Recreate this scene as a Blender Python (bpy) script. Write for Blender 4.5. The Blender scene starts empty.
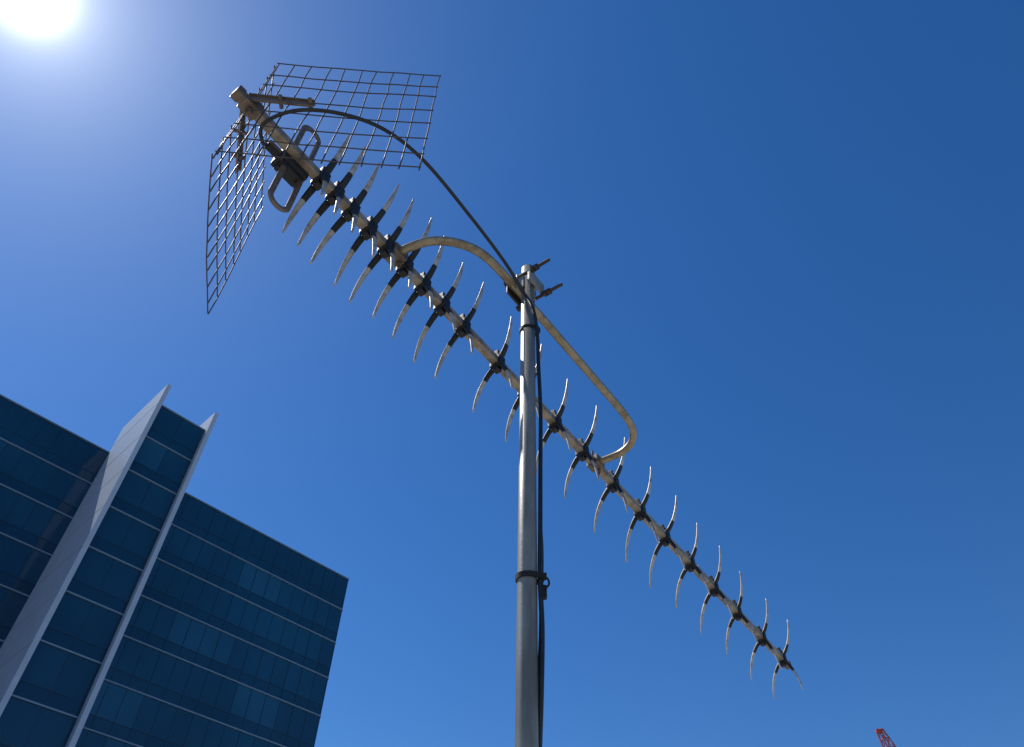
import bpy, bmesh, math, random
from mathutils import Vector, Matrix
random.seed(7)
sc = bpy.context.scene
CZ = 1.6

# ------------------------------------------------------------------ helpers
def new_mat(name, base, rough=0.5, metal=0.0, noise=None, bump=None, stretch=(1,1,1)):
    m = bpy.data.materials.new(name); m.use_nodes = True
    nt = m.node_tree; b = nt.nodes['Principled BSDF']
    b.inputs['Base Color'].default_value = (*base, 1)
    b.inputs['Roughness'].default_value = rough
    b.inputs['Metallic'].default_value = metal
    tc = nt.nodes.new('ShaderNodeTexCoord')
    mp = nt.nodes.new('ShaderNodeMapping'); mp.inputs['Scale'].default_value = stretch
    nt.links.new(tc.outputs['Object'], mp.inputs['Vector'])
    if noise:
        scale, col2, lo, hi = noise
        n = nt.nodes.new('ShaderNodeTexNoise'); n.inputs['Scale'].default_value = scale
        n.inputs['Detail'].default_value = 8; n.inputs['Roughness'].default_value = 0.65
        nt.links.new(mp.outputs['Vector'], n.inputs['Vector'])
        r = nt.nodes.new('ShaderNodeValToRGB')
        r.color_ramp.elements[0].position = lo; r.color_ramp.elements[0].color = (*base, 1)
        r.color_ramp.elements[1].position = hi; r.color_ramp.elements[1].color = (*col2, 1)
        nt.links.new(n.outputs['Fac'], r.inputs['Fac'])
        nt.links.new(r.outputs['Color'], b.inputs['Base Color'])
        mr = nt.nodes.new('ShaderNodeMapRange')
        mr.inputs['To Min'].default_value = max(0.02, rough-0.1); mr.inputs['To Max'].default_value = min(1, rough+0.18)
        nt.links.new(n.outputs['Fac'], mr.inputs['Value']); nt.links.new(mr.outputs['Result'], b.inputs['Roughness'])
    if bump:
        n2 = nt.nodes.new('ShaderNodeTexNoise'); n2.inputs['Scale'].default_value = bump[0]
        n2.inputs['Detail'].default_value = 6
        nt.links.new(tc.outputs['Object'], n2.inputs['Vector'])
        bp = nt.nodes.new('ShaderNodeBump'); bp.inputs['Strength'].default_value = bump[1]
        bp.inputs['Distance'].default_value = bump[2]
        nt.links.new(n2.outputs['Fac'], bp.inputs['Height'])
        nt.links.new(bp.outputs['Normal'], b.inputs['Normal'])
    return m

def obj_from_bm(name, bm, mats, parent=None, smooth=False):
    me = bpy.data.meshes.new(name)
    bmesh.ops.recalc_face_normals(bm, faces=bm.faces[:])
    bm.to_mesh(me); bm.free()
    for m in (mats if isinstance(mats, (list, tuple)) else [mats]):
        me.materials.append(m)
    if smooth:
        for p in me.polygons: p.use_smooth = True
    o = bpy.data.objects.new(name, me)
    sc.collection.objects.link(o)
    if parent: o.parent = parent
    return o

def empty(name):
    e = bpy.data.objects.new(name, None); sc.collection.objects.link(e)
    e.empty_display_size = 0.1
    return e

def catmull(pts, n=8):
    P = [Vector(p) for p in pts]
    P = [P[0]*2-P[1]] + P + [P[-1]*2-P[-2]]
    out = []
    for i in range(1, len(P)-2):
        for k in range(n):
            t = k/n
            a,b,c,d = P[i-1],P[i],P[i+1],P[i+2]
            out.append(0.5*((2*b)+(c-a)*t+(2*a-5*b+4*c-d)*t*t+(3*b-a-3*c+d)*t**3))
    out.append(P[-2]); return out

def sweep(bm, pts, rad, sides=8, side_dir=None, mat=0):
    pts = [Vector(p) for p in pts]; rings = []; prev = None
    for i, p in enumerate(pts):
        t = (pts[min(i+1, len(pts)-1)] - pts[max(i-1, 0)]).normalized()
        if side_dir is not None:
            a = side_dir - t*side_dir.dot(t)
        elif prev is None:
            ref = Vector((0,0,1)) if abs(t.z) < 0.9 else Vector((1,0,0))
            a = ref.cross(t)
        else:
            a = prev - t*prev.dot(t)
        a.normalize(); prev = a; b = t.cross(a)
        r = rad[i] if isinstance(rad, list) else rad
        rw, rh = r if isinstance(r, tuple) else (r, r)
        ph = math.pi/sides if sides == 4 else 0
        k = math.sqrt(2) if sides == 4 else 1
        rings.append([bm.verts.new(p + a*math.cos(2*math.pi*j/sides+ph)*rw*k + b*math.sin(2*math.pi*j/sides+ph)*rh*k) for j in range(sides)])
    for r0, r1 in zip(rings, rings[1:]):
        for j in range(sides):
            f = bm.faces.new((r0[j], r0[(j+1)%sides], r1[(j+1)%sides], r1[j])); f.material_index = mat
    for r in (rings[0], rings[-1]):
        f = bm.faces.new(r); f.material_index = mat

def box(bm, c, ax, ay, az, hx, hy, hz, mat=0, bev=0.0):
    vs = []
    for sx in (-1,1):
        for sy in (-1,1):
            for sz in (-1,1):
                vs.append(bm.verts.new(Vector(c)+ax*hx*sx+ay*hy*sy+az*hz*sz))
    idx = [(0,1,3,2),(4,6,7,5),(0,4,5,1),(2,3,7,6),(0,2,6,4),(1,5,7,3)]
    fs = [bm.faces.new([vs[i] for i in q]) for q in idx]
    for f in fs: f.material_index = mat
    if bev > 0:
        es = list({e for f in fs for e in f.edges})
        bmesh.ops.bevel(bm, geom=es, offset=bev, segments=2, affect='EDGES', profile=0.6)

# ------------------------------------------------------------------ materials
M_boom  = new_mat('weathered_aluminium', (0.38,0.31,0.22), 0.42, 0.4, (35,(0.15,0.12,0.085),0.44,0.68), (220,0.25,0.0006))
M_prong = new_mat('director_aluminium', (0.50,0.46,0.40), 0.40, 0.45, (60,(0.24,0.20,0.16),0.45,0.7))
M_black = new_mat('black_plastic', (0.007,0.007,0.008), 0.5, 0, (80,(0.02,0.018,0.016),0.5,0.8))
M_wire  = new_mat('reflector_wire', (0.07,0.06,0.055), 0.5, 0.5, (40,(0.17,0.10,0.06),0.5,0.8))
M_galv  = new_mat('galvanised_steel', (0.27,0.275,0.25), 0.42, 0.3, (28,(0.14,0.14,0.128),0.40,0.66), (160,0.35,0.0006), (1,1,0.22))
M_tan   = new_mat('zinc_passivated_steel', (0.37,0.30,0.19), 0.36, 0.55, (45,(0.17,0.12,0.07),0.45,0.7))
M_dip   = new_mat('dipole_oxidised', (0.20,0.15,0.11), 0.42, 0.45, (60,(0.09,0.07,0.05),0.45,0.7))
M_bolt  = new_mat('rusty_bolt', (0.05,0.043,0.037), 0.55, 0.4, (90,(0.10,0.06,0.035),0.45,0.7))
M_cable = new_mat('black_cable_sheath', (0.009,0.009,0.010), 0.4, 0, (70,(0.02,0.02,0.02),0.5,0.7))

# ------------------------------------------------------------------ antenna frame
D = Vector((0.6,0.8,0)); N = Vector((0.8,-0.6,0)); Z = Vector((0,0,1))
REAR = Vector((-0.458,0.481,CZ+1.2))
def W(d, n, z=0.0): return REAR + D*d + N*n + Z*z
L = 2.28
ant = empty('tv_antenna')

# boom
bm = bmesh.new()
box(bm, W(L/2+0.008,0), D, N, Z, L/2-0.002, 0.0088, 0.0088, bev=0.002)
obj_from_bm('boom', bm, M_boom, ant)
bm = bmesh.new()
box(bm, W(0.008,0), D, N, Z, 0.007, 0.0105, 0.0105, bev=0.003)
box(bm, W(L+0.008,0), D, N, Z, 0.009, 0.0105, 0.0105, bev=0.003)
obj_from_bm('boom_end_caps', bm, M_dip, ant)

# directors
ws = [0.0845,0.100,0.1175,0.138,0.159,0.182,0.205,0.231,0.260,0.312,0.356,0.408,0.459,0.520,0.579,0.637,0.70,0.765,0.833,0.912,0.982]
SP = {(-1,-1):0.052, (1,1):0.040, (-1,1):0.030, (1,-1):0.026}   # (sz, sn) -> spread of each arm
HT = {(-1,-1):1.0, (1,1):1.0, (-1,1):0.90, (1,-1):0.66}
bp = bmesh.new(); bc = bmesh.new()
for i, w in enumerate(ws):
    t = w*L
    h = 0.126 - 0.004*(i/21)
    j = random.uniform(-0.006,0.006)
    box(bc, W(t,0,0.0), D, N, Z, 0.010, 0.0138, 0.0140, bev=0.003)
    box(bc, W(t,0,0.0185), D, N, Z, 0.007, 0.0075, 0.007, bev=0.002)
    box(bc, W(t,0,-0.0185), D, N, Z, 0.007, 0.0075, 0.007, bev=0.002)
    box(bc, W(t-0.004,0,0.030), D, N, Z, 0.003, 0.005, 0.006, bev=0.001)
    tilt = random.uniform(-0.004,0.004)
    for sz in (1,-1):
        for sn in (1,-1):
            hh = h*HT[(sz,sn)]*random.uniform(0.95,1.04); sp = SP[(sz,sn)]*random.uniform(0.9,1.12)
            dd = random.uniform(-0.005,0.005)
            def pt(s):
                nn_ = 0.006+sp*(0.9*(1-(1-s)**2.1)+0.10*s**3)
                return W(t+j*s+dd*s, sn*nn_+tilt*s*sz, sz*(0.010+(hh-0.010)*(s**1.18)))
            P = [pt(0.18+0.82*k/16) for k in range(17)]
            R = [(0.0056*(1-0.72*(k/16)**2.4), 0.0036*(1-0.55*(k/16)**2.2)) for k in range(17)]
            sweep(bp, P, R, 8, side_dir=D)
            e = 0.33 if sz*sn > 0 else 0.42
            P = [pt(e*k/7) for k in range(8)]
            R = [(0.0072*(1-0.18*k/7), 0.0056*(1-0.22*k/7)) for k in range(8)]
            sweep(bc, P, R, 8, side_dir=D)
obj_from_bm('director_blades', bp, M_prong, ant, True)
obj_from_bm('director_clips', bc, M_black, ant, False)

# folded dipole
td = 0.150
bm = bmesh.new()
hw, hl = 0.018, 0.136
loop = []
for k in range(16):
    a = math.pi*k/15; loop.append((td+math.cos(a)*hw, 0.0, hl-hw+math.sin(a)*hw))
for k in range(16):
    a = math.pi+math.pi*k/15; loop.append((td+math.cos(a)*hw, 0.0, -(hl-hw)+math.sin(a)*hw))
loop.append(loop[0])
sweep(bm, [W(a,b-0.016,c) for a,b,c in loop], (0.0036,0.0054), 8, side_dir=N)
obj_from_bm('folded_dipole', bm, M_dip, ant, True)
bm = bmesh.new()
box(bm, W(td-0.005,-0.022,-0.004), D, N, Z, 0.029, 0.017, 0.020, bev=0.005)
box(bm, W(td-0.005,-0.022,-0.028), D, N, Z, 0.022, 0.012, 0.005, bev=0.002)
box(bm, W(td-0.005,-0.022,0.021), D, N, Z, 0.024, 0.014, 0.0035, bev=0.002)
box(bm, W(td-0.045,-0.020,-0.010), D, N, Z, 0.014, 0.007, 0.007, bev=0.002)
for s in (-0.019,0.019):
    sweep(bm, [W(td-0.005+s,-0.022,-0.026), W(td-0.005+s,-0.022,-0.038)], 0.0033, 8)
obj_from_bm('balun_box', bm, M_black, ant)

# reflector panels
def panel(name, sgn):
    bm = bmesh.new()
    h0 = Vector((0.03, 0.006*sgn))
    h1 = Vector((0.216, 0.229)) if sgn > 0 else Vector((0.212, -0.242))
    Hh = 0.178; nl = 8; nc = 11
    rnd = random.Random(11 if sgn > 0 else 5)
    bowk = 0.003 if sgn > 0 else -0.004
    def p(s, z, off=0.0):
        q = h0.lerp(h1, s); bow = bowk*math.sin(math.pi*s) + 0.0015*math.sin(z*14+s*3)
        return W(q.x+bow+off, q.y-off*sgn*0.8, z)
    for i in range(nl):
        z = -Hh + 2*Hh*i/(nl-1)
        zz = z + (rnd.uniform(-0.005,0.005) if 0 < i < nl-1 else 0)
        sl = rnd.uniform(-0.004,0.004)
        pts = [p(-0.01+1.022*k/8, zz+sl*k/8+rnd.uniform(-0.0016,0.0016)) for k in range(9)]
        sweep(bm, pts, 0.00112, 6)
    for i in range(nc):
        s = i/(nc-1)
        ss = min(1, max(0, s+rnd.uniform(-0.016,0.016)))
        if i == 0: ss = 0
        pts = [p(ss+rnd.uniform(-0.005,0.005), -Hh-0.004+(2*Hh+0.008)*k/8, 0.0022) for k in range(9)]
        sweep(bm, pts, 0.00112, 6)
    obj_from_bm(name, bm, M_wire, ant, True)
    bm = bmesh.new()
    a = p(0.0,0); b = p(0.34 if sgn > 0 else 0.42,0)
    ax = (b-a).normalized(); ay = Z.cross(ax)
    off = ay*(-0.007*sgn)
    box(bm, (a+b)/2+off, ax, ay, Z, (b-a).length/2, 0.0020, 0.0065, bev=0.0008)
    box(bm, (a+b)/2+off+Z*0.0085, ax, ay, Z, (b-a).length/2, 0.0048, 0.0014)
    for s in (0.16,0.32):
        c = p(s,0)+off
        sweep(bm, [c-ay*0.011, c+ay*0.011], 0.0035, 6)
    obj_from_bm(name+'_arm', bm, M_dip, ant)
panel('reflector_panel_a', 1); panel('reflector_panel_b', -1)
bm = bmesh.new()
box(bm, W(0.034,0,0.0), D, N, Z, 0.016, 0.0125, 0.0125, bev=0.003)
sweep(bm, [W(0.034,0,-0.022), W(0.034,0,0.028)], 0.0032, 8)
sweep(bm, [W(0.034,0,-0.021), W(0.034,0,-0.015)], 0.0065, 6)
obj_from_bm('reflector_bracket', bm, M_dip, ant)

# support bail
bm = bmesh.new()
bail = [(0.385,0.0),(0.388,0.035),(0.400,0.075),(0.428,0.110),(0.468,0.134),(0.52,0.142),(0.62,0.143),(0.75,0.143),(0.9,0.143),(0.985,0.142),(1.045,0.135),(1.085,0.112),(1.103,0.075),(1.104,0.035),(1.10,0.0)]
sweep(bm, catmull([W(a,b,0.002) for a,b in bail], 6), 0.0086, 14)
obj_from_bm('support_bail', bm, M_tan, ant, True)
bm = bmesh.new()
for tt in (0.385,1.10):
    box(bm, W(tt,0.0,0.0), D, N, Z, 0.014, 0.0135, 0.0125, bev=0.002)
    box(bm, W(tt,0.016,0.0), D, N, Z, 0.017, 0.003, 0.012, bev=0.001)
    for s in (-0.012,0.012):
        sweep(bm, [W(tt+s,0.004,-0.028), W(tt+s,0.004,0.03)], 0.0026, 8)
        sweep(bm, [W(tt+s,0.004,-0.0195), W(tt+s,0.004,-0.0145)], 0.0055, 6)
obj_from_bm('bail_clamps', bm, M_dip, ant)

# ------------------------------------------------------------------ mast
MD, MN, MR = 0.59, 0.166, 0.0130
mx = W(MD, MN); MX = Vector((mx.x-0.002, mx.y, 0))
mast = empty('antenna_mast')
bm = bmesh.new()
top = CZ+1.262
sweep(bm, [MX, MX+Z*0.8, MX+Z*1.6, MX+Z*2.2, MX+Z*top], MR, 40)
obj_from_bm('mast_tube', bm, M_galv, mast, True)
bm = bmesh.new()
sweep(bm, [MX+Z*(top-0.002), MX+Z*(top+0.003)], MR-0.002, 24)
obj_from_bm('mast_cap', bm, M_black, mast)
bm = bmesh.new()
box(bm, MX+Z*0.06, Vector((1,0,0)), Vector((0,1,0)), Z, 0.2, 0.2, 0.06, bev=0.01)
obj_from_bm('mast_footing', bm, new_mat('footing_concrete',(0.33,0.32,0.3),0.9,0,(12,(0.22,0.21,0.2),0.4,0.7)), mast)
bm = bmesh.new()
zc = 0.004
box(bm, W(MD,0.1535,zc), D, N, Z, 0.024, 0.0018, 0.024, bev=0.001)
for s in (-1,1):
    box(bm, W(MD+s*0.02,0.160,zc), D, N, Z, 0.002, 0.008, 0.022, bev=0.0006)
box(bm, W(MD,0.1825,zc), D, N, Z, 0.024, 0.003, 0.015, bev=0.001)
obj_from_bm('clamp_saddle', bm, M_galv, mast)
bm = bmesh.new()
for s,zz in ((-1,0.018),(1,-0.014)):
    sweep(bm, [W(MD+s*0.021,0.128,zz), W(MD+s*0.021,0.228,zz)], 0.0034, 10)
    for q in (0.187,0.195):
        sweep(bm, [W(MD+s*0.021,q,zz), W(MD+s*0.021,q+0.0060,zz)], 0.0072, 6)
    sweep(bm, [W(MD+s*0.021,0.124,zz), W(MD+s*0.021,0.130,zz)], 0.0072, 6)
box(bm, W(MD,0.1315,zc), D, N, Z, 0.025, 0.002, 0.020, bev=0.001)
obj_from_bm('clamp_bolts', bm, M_bolt, mast)

# ------------------------------------------------------------------ coax cable
def C(x,y,z): return Vector((x,y,z+CZ))
mxx, myy = MX.x, MX.y
cab = [W(td-0.055,-0.020,-0.010), C(-.418,.553,1.165), C(-.412,.523,1.168), C(-.356,.498,1.165), C(-.287,.504,1.173), C(-.2175,.531,1.176),
       C(-.157,.5915,1.189), C(-.085,.695,1.197), C(-.022,.785,1.19), C(mxx-0.010,myy-0.020,1.158),
       C(mxx+0.008,myy-0.019,1.11), C(mxx+0.0160,myy-0.010,1.05), C(mxx+0.0180,myy-0.004,0.97), C(mxx+0.0205,myy-0.002,0.86), C(mxx+0.019,myy-0.003,0.74),
       C(mxx+0.0175,myy-0.004,0.62), C(mxx+0.0165,myy-0.005,0.55), C(mxx+0.0185,myy-0.002,0.48), C(mxx+0.0165,myy-0.000,0.40), C(mxx+0.013,myy+0.010,0.30), C(mxx+0.010,myy+0.013,0.1), C(mxx+0.010,myy+0.013,-0.4), C(mxx+0.010,myy+0.013,-1.45)]
bm = bmesh.new(); sweep(bm, catmull(cab, 8), 0.0032, 10)
tail = [C(mxx+0.0175,myy+0.004,0.66), C(mxx+0.0195,myy+0.003,0.60), C(mxx+0.0185,myy+0.002,0.54), C(mxx+0.0165,myy+0.006,0.46), C(mxx+0.012,myy+0.012,0.40)]
sweep(bm, catmull(tail, 8), 0.0026, 8)
obj_from_bm('coaxial_cable', bm, M_cable, ant, True)
bm = bmesh.new()
def wrap(z, hgt, tail=None):
    pts = []
    for k in range(33):
        a = 2*math.pi*k/32
        r = 0.0146 + (0.0068*max(0, math.cos(a))**5)
        pts.append(C(mxx+math.cos(a)*r, myy+math.sin(a)*r-0.002*max(0,math.cos(a)), z+0.0015*math.sin(a)))
    sweep(bm, pts, (0.0010, hgt), 4, side_dir=None)
    if tail:
        q = C(mxx+0.0215, myy-0.006, z)
        sweep(bm, catmull([q, q+Vector((0.005,-0.003,-0.006)), q+Vector((0.006,-0.004,-0.014)), q+Vector((0.002,-0.004,-0.020))],5), 0.0014, 6)
        box(bm, q, Vector((1,0,0)), Vector((0,1,0)), Z, 0.0035, 0.0035, 0.004, bev=0.001)
wrap(1.065, 0.003); wrap(0.552, 0.0036, True); wrap(0.1,0.003); wrap(-0.6,0.003)
q = C(mxx+0.021, myy-0.004, 0.530)
box(bm, q, Vector((1,0,0)), Vector((0,1,0)), Z, 0.004, 0.004, 0.009, bev=0.0015)
obj_from_bm('cable_ties', bm, new_mat('black_tie_nylon', (0.004,0.004,0.005), 0.7), ant)

# ------------------------------------------------------------------ office building
bld = empty('office_building')
E = Vector((0.7026,0.7116,0)); NB = Vector((0.7116,-0.7026,0))
R0 = Vector((-17.7,73.8,0))
def B(e, n, z): return R0 + E*e + NB*n + Z*z
ROOF = 48.6; BAYTOP = 51.0; FL = 3.8
def glass(name, base):
    m = new_mat(name, base, 0.06, 0.0)
    nt = m.node_tree; b = nt.nodes['Principled BSDF']
    b.inputs['IOR'].default_value = 1.55
    tc = nt.nodes['Texture Coordinate']
    n = nt.nodes.new('ShaderNodeTexNoise'); n.inputs['Scale'].default_value = 0.35; n.inputs['Detail'].default_value = 3
    nt.links.new(tc.outputs['Object'], n.inputs['Vector'])
    bp = nt.nodes.new('ShaderNodeBump'); bp.inputs['Strength'].default_value = 0.12; bp.inputs['Distance'].default_value = 0.05
    nt.links.new(n.outputs['Fac'], bp.inputs['Height']); nt.links.new(bp.outputs['Normal'], b.inputs['Normal'])
    n3 = nt.nodes.new('ShaderNodeTexNoise'); n3.inputs['Scale'].default_value = 0.09; n3.inputs['Detail'].default_value = 4
    nt.links.new(tc.outputs['Object'], n3.inputs['Vector'])
    cr = nt.nodes.new('ShaderNodeValToRGB')
    cr.color_ramp.elements[0].position = 0.35; cr.color_ramp.elements[0].color = (base[0]*0.65, base[1]*0.7, base[2]*0.72, 1)
    cr.color_ramp.elements[1].position = 0.65; cr.color_ramp.elements[1].color = (base[0]*1.3, base[1]*1.25, base[2]*1.2, 1)
    nt.links.new(n3.outputs['Fac'], cr.inputs['Fac']); nt.links.new(cr.outputs['Color'], b.inputs['Base Color'])
    return m
G = [glass('vision_glass_a',(0.005,0.050,0.105)), glass('vision_glass_b',(0.006,0.058,0.120)), glass('vision_glass_c',(0.010,0.072,0.142)), glass('spandrel_glass',(0.004,0.040,0.086))]
M_trim = new_mat('floor_band_aluminium', (0.15,0.24,0.33), 0.45, 0.1)
M_mul  = new_mat('mullion_dark', (0.004,0.034,0.072), 0.35, 0.0)
M_fin  = new_mat('fin_panel_pale', (0.36,0.44,0.55), 0.45, 0.0, (0.6,(0.30,0.375,0.48),0.35,0.7))
M_roof = new_mat('roof_membrane', (0.3,0.3,0.3), 0.9, 0, (1.0,(0.22,0.22,0.22),0.4,0.6))
M_core = new_mat('building_core', (0.02,0.03,0.04), 0.8)

bm = bmesh.new()
box(bm, B(-35,-13.1,(ROOF-0.3)/2), E, NB, Z, 34.95, 12.95, (ROOF-0.3)/2)
box(bm, B(-25.65,3.9,(BAYTOP-1.2)/2), E, NB, Z, 2.2, 3.9, (BAYTOP-1.2)/2)
obj_from_bm('structural_core', bm, M_core, bld)

def curtain(name, e0, e1, n, z1, pw, axis=E, org=None, nrm=NB, seed=1):
    rnd = random.Random(seed)
    P = (lambda a, o, z: B(a, n+o, z)) if org is None else org
    bg = bmesh.new(); bt = bmesh.new(); bmu = bmesh.new()
    cols = max(1, round((e1-e0)/pw)); w = (e1-e0)/cols
    nf = int(z1/FL)+1
    for f in range(nf):
        zt = z1 - f*FL; zb = max(0.02, zt-FL)
        if zt < 0.5: break
        zs = zb + (zt-zb)*0.28
        run = 0; mi = 0
        for c in range(cols):
            a = e0 + c*w
            if run <= 0:
                mi = rnd.choices([0,1,2],[6,3,1])[0]; run = rnd.randint(1,4)
            run -= 1
            for (lo,hi,m) in ((zb,zs,3),(zs,zt,mi)):
                if f == 0: m = 3
                t1 = rnd.uniform(-0.008,0.008); t2 = rnd.uniform(-0.008,0.008)
                vs = [bg.verts.new(P(a, t1, lo)), bg.verts.new(P(a+w, t2, lo)), bg.verts.new(P(a+w, t2+t1*0.5, hi)), bg.verts.new(P(a, t1-t2*0.5, hi))]
                fc = bg.faces.new(vs); fc.material_index = m
        mid = P((e0+e1)/2, 0.06, zt)
        box(bt, mid, axis, nrm, Z, (e1-e0)/2, 0.07, 0.055 if f else 0.05)
        box(bmu, P((e0+e1)/2, 0.015, zs), axis, nrm, Z, (e1-e0)/2, 0.02, 0.03)
    for c in range(cols+1):
        box(bmu, P(e0+c*w, 0.012, z1/2), axis, nrm, Z, 0.025, 0.022, z1/2-0.06)
    obj_from_bm(name+'_glazing', bg, G, bld)
    obj_from_bm(name+'_floor_bands', bt, M_trim, bld)
    obj_from_bm(name+'_mullions', bmu, M_mul, bld)
curtain('main_facade_right', -22.95, 0.0, 0.06, ROOF, 1.5, seed=3)
curtain('main_facade_left', -70.0, -28.35, 0.06, ROOF, 1.5, seed=4)
curtain('bay_facade', -27.95, -23.4, 7.9, BAYTOP-1.1, 2.27, seed=5)
curtain('end_facade', -26.0, 0.0, 0, ROOF, 1.5, axis=NB, org=lambda a,o,z: R0+NB*a+E*(0.02+o)+Z*z, nrm=E, seed=6)
bm = bmesh.new()
FT = BAYTOP+0.9
box(bm, B(-28.15,4.33,FT/2), E, NB, Z, 0.19, 4.25, FT/2)
box(bm, B(-23.2,4.33,FT/2), E, NB, Z, 0.19, 4.25, FT/2)
obj_from_bm('vertical_fins', bm, M_fin, bld)
bm = bmesh.new()
for e in (-28.345,-23.395):
    z = FL
    while z < FT-1:
        box(bm, B(e,4.33,z), E, NB, Z, 0.006, 4.24, 0.018); z += FL
obj_from_bm('fin_panel_joints', bm, new_mat('joint_grey',(0.22,0.27,0.34),0.6), bld)
bm = bmesh.new()
box(bm, B(-35,-13.1,ROOF-0.15), E, NB, Z, 34.9, 12.9, 0.12)
box(bm, B(-40,-14,ROOF+1.5), E, NB, Z, 10, 6, 1.5)
box(bm, B(-25.65,3.9,BAYTOP-1.1), E, NB, Z, 2.2, 3.9, 0.1)
obj_from_bm('roof', bm, M_roof, bld)

# ------------------------------------------------------------------ tower crane (luffing)
crane = empty('tower_crane')
M_red = new_mat('crane_red_paint', (0.40,0.06,0.04), 0.5, 0.0, (2,(0.22,0.05,0.04),0.4,0.7))
M_grey = new_mat('crane_grey', (0.35,0.35,0.35), 0.5, 0.2)
tip = Vector((60.3,122.0,CZ+52.8))
jd = Vector((0.28,0.05,-1)).normalized()
foot = tip + jd*42
def lattice(name, a, b, w, step, mat, r=0.09):
    bm = bmesh.new(); ax = (b-a).normalized()
    ref = Vector((0,1,0)) if abs(ax.y) < 0.9 else Vector((1,0,0))
    s1 = ax.cross(ref).normalized(); s2 = ax.cross(s1)
    n = max(1, int((b-a).length/step)); prev = None
    for i in range(n+1):
        c = a + (b-a)*i/n
        k = min(1.0, 0.6 + 0.4*min(i, n-i)/2.0) if name == 'jib' else 1.0
        q = [c+(s1*x+s2*y)*w/2*k for x,y in ((-1,-1),(1,-1),(1,1),(-1,1))]
        for m in range(4): sweep(bm, [q[m], q[(m+1)%4]], r*0.6, 5)
        if prev:
            for m in range(4):
                sweep(bm, [prev[m], q[m]], r, 6)
                sweep(bm, [prev[m], q[(m+1)%4]], r*0.6, 5)
        prev = q
    return obj_from_bm(name, bm, mat, crane)
lattice('jib', tip, foot, 1.25, 1.4, M_red, 0.10)
tb = Vector((foot.x+1.0, foot.y, 0))
lattice('tower', tb, Vector((tb.x,tb.y,foot.z-1.2)), 1.8, 1.8, M_grey, 0.11)
bm = bmesh.new(); X=Vector((1,0,0)); Y=Vector((0,1,0))
box(bm, Vector((tb.x+3,tb.y,foot.z-0.7)), X,Y,Z, 5,1.2,0.4, bev=0.05)
box(bm, Vector((tb.x+6.5,tb.y,foot.z+0.8)), X,Y,Z, 1.4,1.1,1.1, bev=0.05)
obj_from_bm('machinery_deck', bm, M_grey, crane)
bm = bmesh.new()
box(bm, Vector((tb.x-1.2,tb.y-1.6,foot.z+0.6)), X,Y,Z, 0.8,0.7,1.0, bev=0.08)
obj_from_bm('operator_cab', bm, M_red, crane)
bm = bmesh.new()
ap = Vector((tb.x+5,tb.y,foot.z+8))
for s in (-0.8,0.8):
    sweep(bm, [Vector((tb.x+1,tb.y+s,foot.z-0.3)), ap], 0.14, 6)
    sweep(bm, [Vector((tb.x+7,tb.y+s,foot.z-0.3)), ap], 0.1, 6)
sweep(bm, [ap, tip+jd*1.0+X*0.4], 0.035, 5)
box(bm, tip+jd*0.2+Vector((-0.2,0,0.0)), X,Y,Z, 0.5,0.3,0.28, bev=0.08)
sweep(bm, [tip+X*-0.6, tip+X*-0.6-Z*30], 0.03, 5)
box(bm, tip+X*-0.6-Z*30.4, X,Y,Z, 0.3,0.2,0.5, bev=0.08)
obj_from_bm('a_frame_and_hoist', bm, M_red, crane)

# ------------------------------------------------------------------ ground
bm = bmesh.new()
g = 3000
vs = [bm.verts.new((x*g,y*g,0)) for x,y in ((-1,-1),(1,-1),(1,1),(-1,1))]
bm.faces.new(vs)
obj_from_bm('ground', bm, new_mat('ground_concrete', (0.34,0.33,0.30), 0.9, 0, (0.8,(0.25,0.24,0.22),0.4,0.65), (25,0.4,0.01)))

# ------------------------------------------------------------------ camera
f = 755.0
cam = bpy.data.cameras.new('camera'); co = bpy.data.objects.new('camera', cam); sc.collection.objects.link(co)
cam.sensor_fit = 'HORIZONTAL'; cam.sensor_width = 36; cam.lens = f/1024*36
cam.clip_start = 0.05; cam.clip_end = 6000
p = math.radians(48.06); r = math.radians(1.52)
F = Vector((0,math.cos(p),math.sin(p))); U0 = Vector((0,-math.sin(p),math.cos(p))); R_ = Vector((1,0,0))
Xc = R_*math.cos(r)+U0*math.sin(r); Yc = -R_*math.sin(r)+U0*math.cos(r)
m = Matrix((Xc,Yc,-F)).transposed().to_4x4(); m.translation = Vector((0,0,CZ))
co.matrix_world = m
sc.camera = co

# ------------------------------------------------------------------ light
sd = Vector((-0.655,0.3080,1.078)).normalized()
el = math.asin(sd.z); az = math.atan2(sd.x, sd.y)
sl = bpy.data.lights.new('sun','SUN'); sl.energy = 5.0; sl.angle = math.radians(0.53); sl.color = (1.0,0.95,0.88)
so = bpy.data.objects.new('sun', sl); sc.collection.objects.link(so)
so.rotation_euler = sd.to_track_quat('Z','Y').to_euler()
so.location = (0,0,30)

wd = bpy.data.worlds.new('World'); sc.world = wd; wd.use_nodes = True
nt = wd.node_tree; nt.nodes.clear()
nn = nt.nodes.new; lk = nt.links.new
out = nn('ShaderNodeOutputWorld'); bg = nn('ShaderNodeBackground')
sky = nn('ShaderNodeTexSky'); sky.sky_type = 'NISHITA'; sky.sun_disc = False
sky.sun_elevation = el; sky.sun_rotation = az
sky.altitude = 100; sky.air_density = 1.0; sky.dust_density = 0.12; sky.ozone_density = 4.0
hs = nn('ShaderNodeHueSaturation'); hs.inputs['Hue'].default_value = 0.507
hs.inputs['Saturation'].default_value = 1.29; hs.inputs['Value'].default_value = 1.22
lk(sky.outputs['Color'], hs.inputs['Color'])
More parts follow.
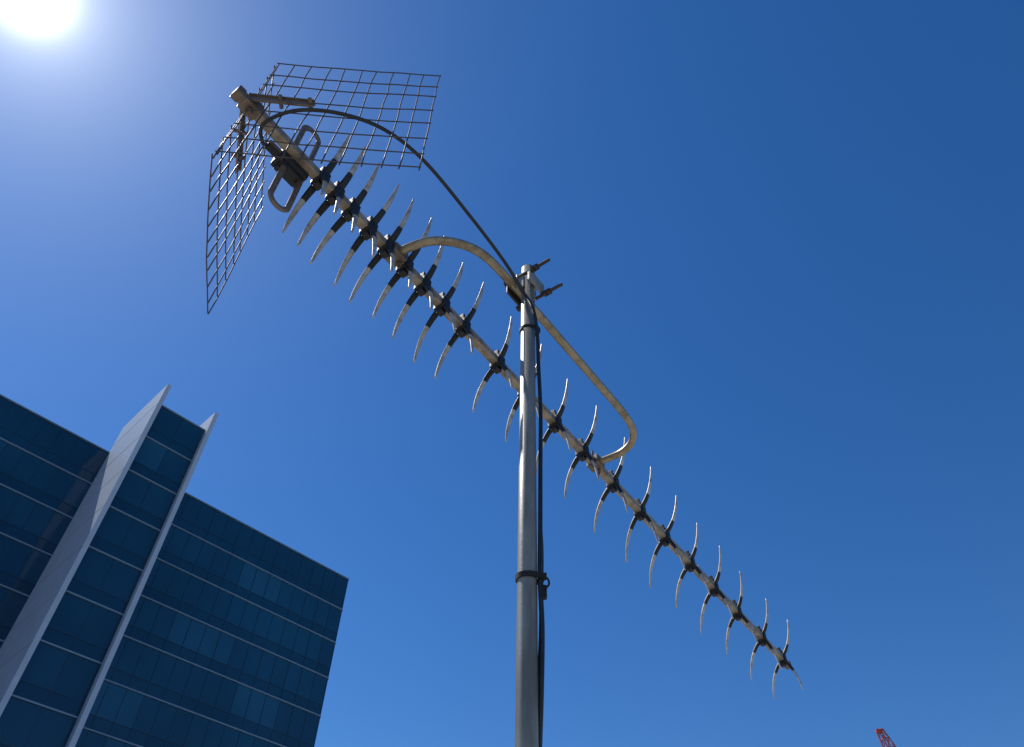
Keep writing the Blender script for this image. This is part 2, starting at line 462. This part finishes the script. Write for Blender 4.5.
# solar disc and its aureole, as a function of the true angle from the sun's direction
tc = nn('ShaderNodeTexCoord')
nv = nn('ShaderNodeVectorMath'); nv.operation = 'NORMALIZE'; lk(tc.outputs['Generated'], nv.inputs[0])
dt = nn('ShaderNodeVectorMath'); dt.operation = 'DOT_PRODUCT'; lk(nv.outputs['Vector'], dt.inputs[0]); dt.inputs[1].default_value = sd
mn = nn('ShaderNodeMath'); mn.operation = 'MINIMUM'; lk(dt.outputs['Value'], mn.inputs[0]); mn.inputs[1].default_value = 0.9999999
ac = nn('ShaderNodeMath'); ac.operation = 'ARCCOSINE'; lk(mn.outputs[0], ac.inputs[0])
def expo(amp, deg):
    a = nn('ShaderNodeMath'); a.operation = 'MULTIPLY'; lk(ac.outputs[0], a.inputs[0]); a.inputs[1].default_value = -1/math.radians(deg)
    e = nn('ShaderNodeMath'); e.operation = 'EXPONENT'; lk(a.outputs[0], e.inputs[0])
    c = nn('ShaderNodeMath'); c.operation = 'MULTIPLY'; lk(e.outputs[0], c.inputs[0]); c.inputs[1].default_value = amp
    return c
e0 = expo(160, 0.58); e1 = expo(10, 2.4); e2 = expo(2.6, 9)
s1 = nn('ShaderNodeMath'); s1.operation = 'ADD'; lk(e1.outputs[0], s1.inputs[0]); lk(e0.outputs[0], s1.inputs[1])
def tint(src, col):
    v = nn('ShaderNodeVectorMath'); v.operation = 'SCALE'; v.inputs[0].default_value = col; lk(src.outputs[0], v.inputs['Scale']); return v
t1 = tint(s1, (1.0,0.99,0.95)); t2 = tint(e2, (0.65,0.88,1.0))
a1 = nn('ShaderNodeVectorMath'); a1.operation = 'ADD'; lk(t1.outputs[0], a1.inputs[0]); lk(t2.outputs[0], a1.inputs[1])
a2 = nn('ShaderNodeVectorMath'); a2.operation = 'ADD'; lk(a1.outputs[0], a2.inputs[0]); lk(hs.outputs['Color'], a2.inputs[1])
bg.inputs['Strength'].default_value = 0.10
lk(a2.outputs[0], bg.inputs['Color'])
lk(bg.outputs['Background'], out.inputs['Surface'])

sc.view_settings.view_transform = 'Standard'; sc.view_settings.look = 'None'; sc.view_settings.exposure = 0
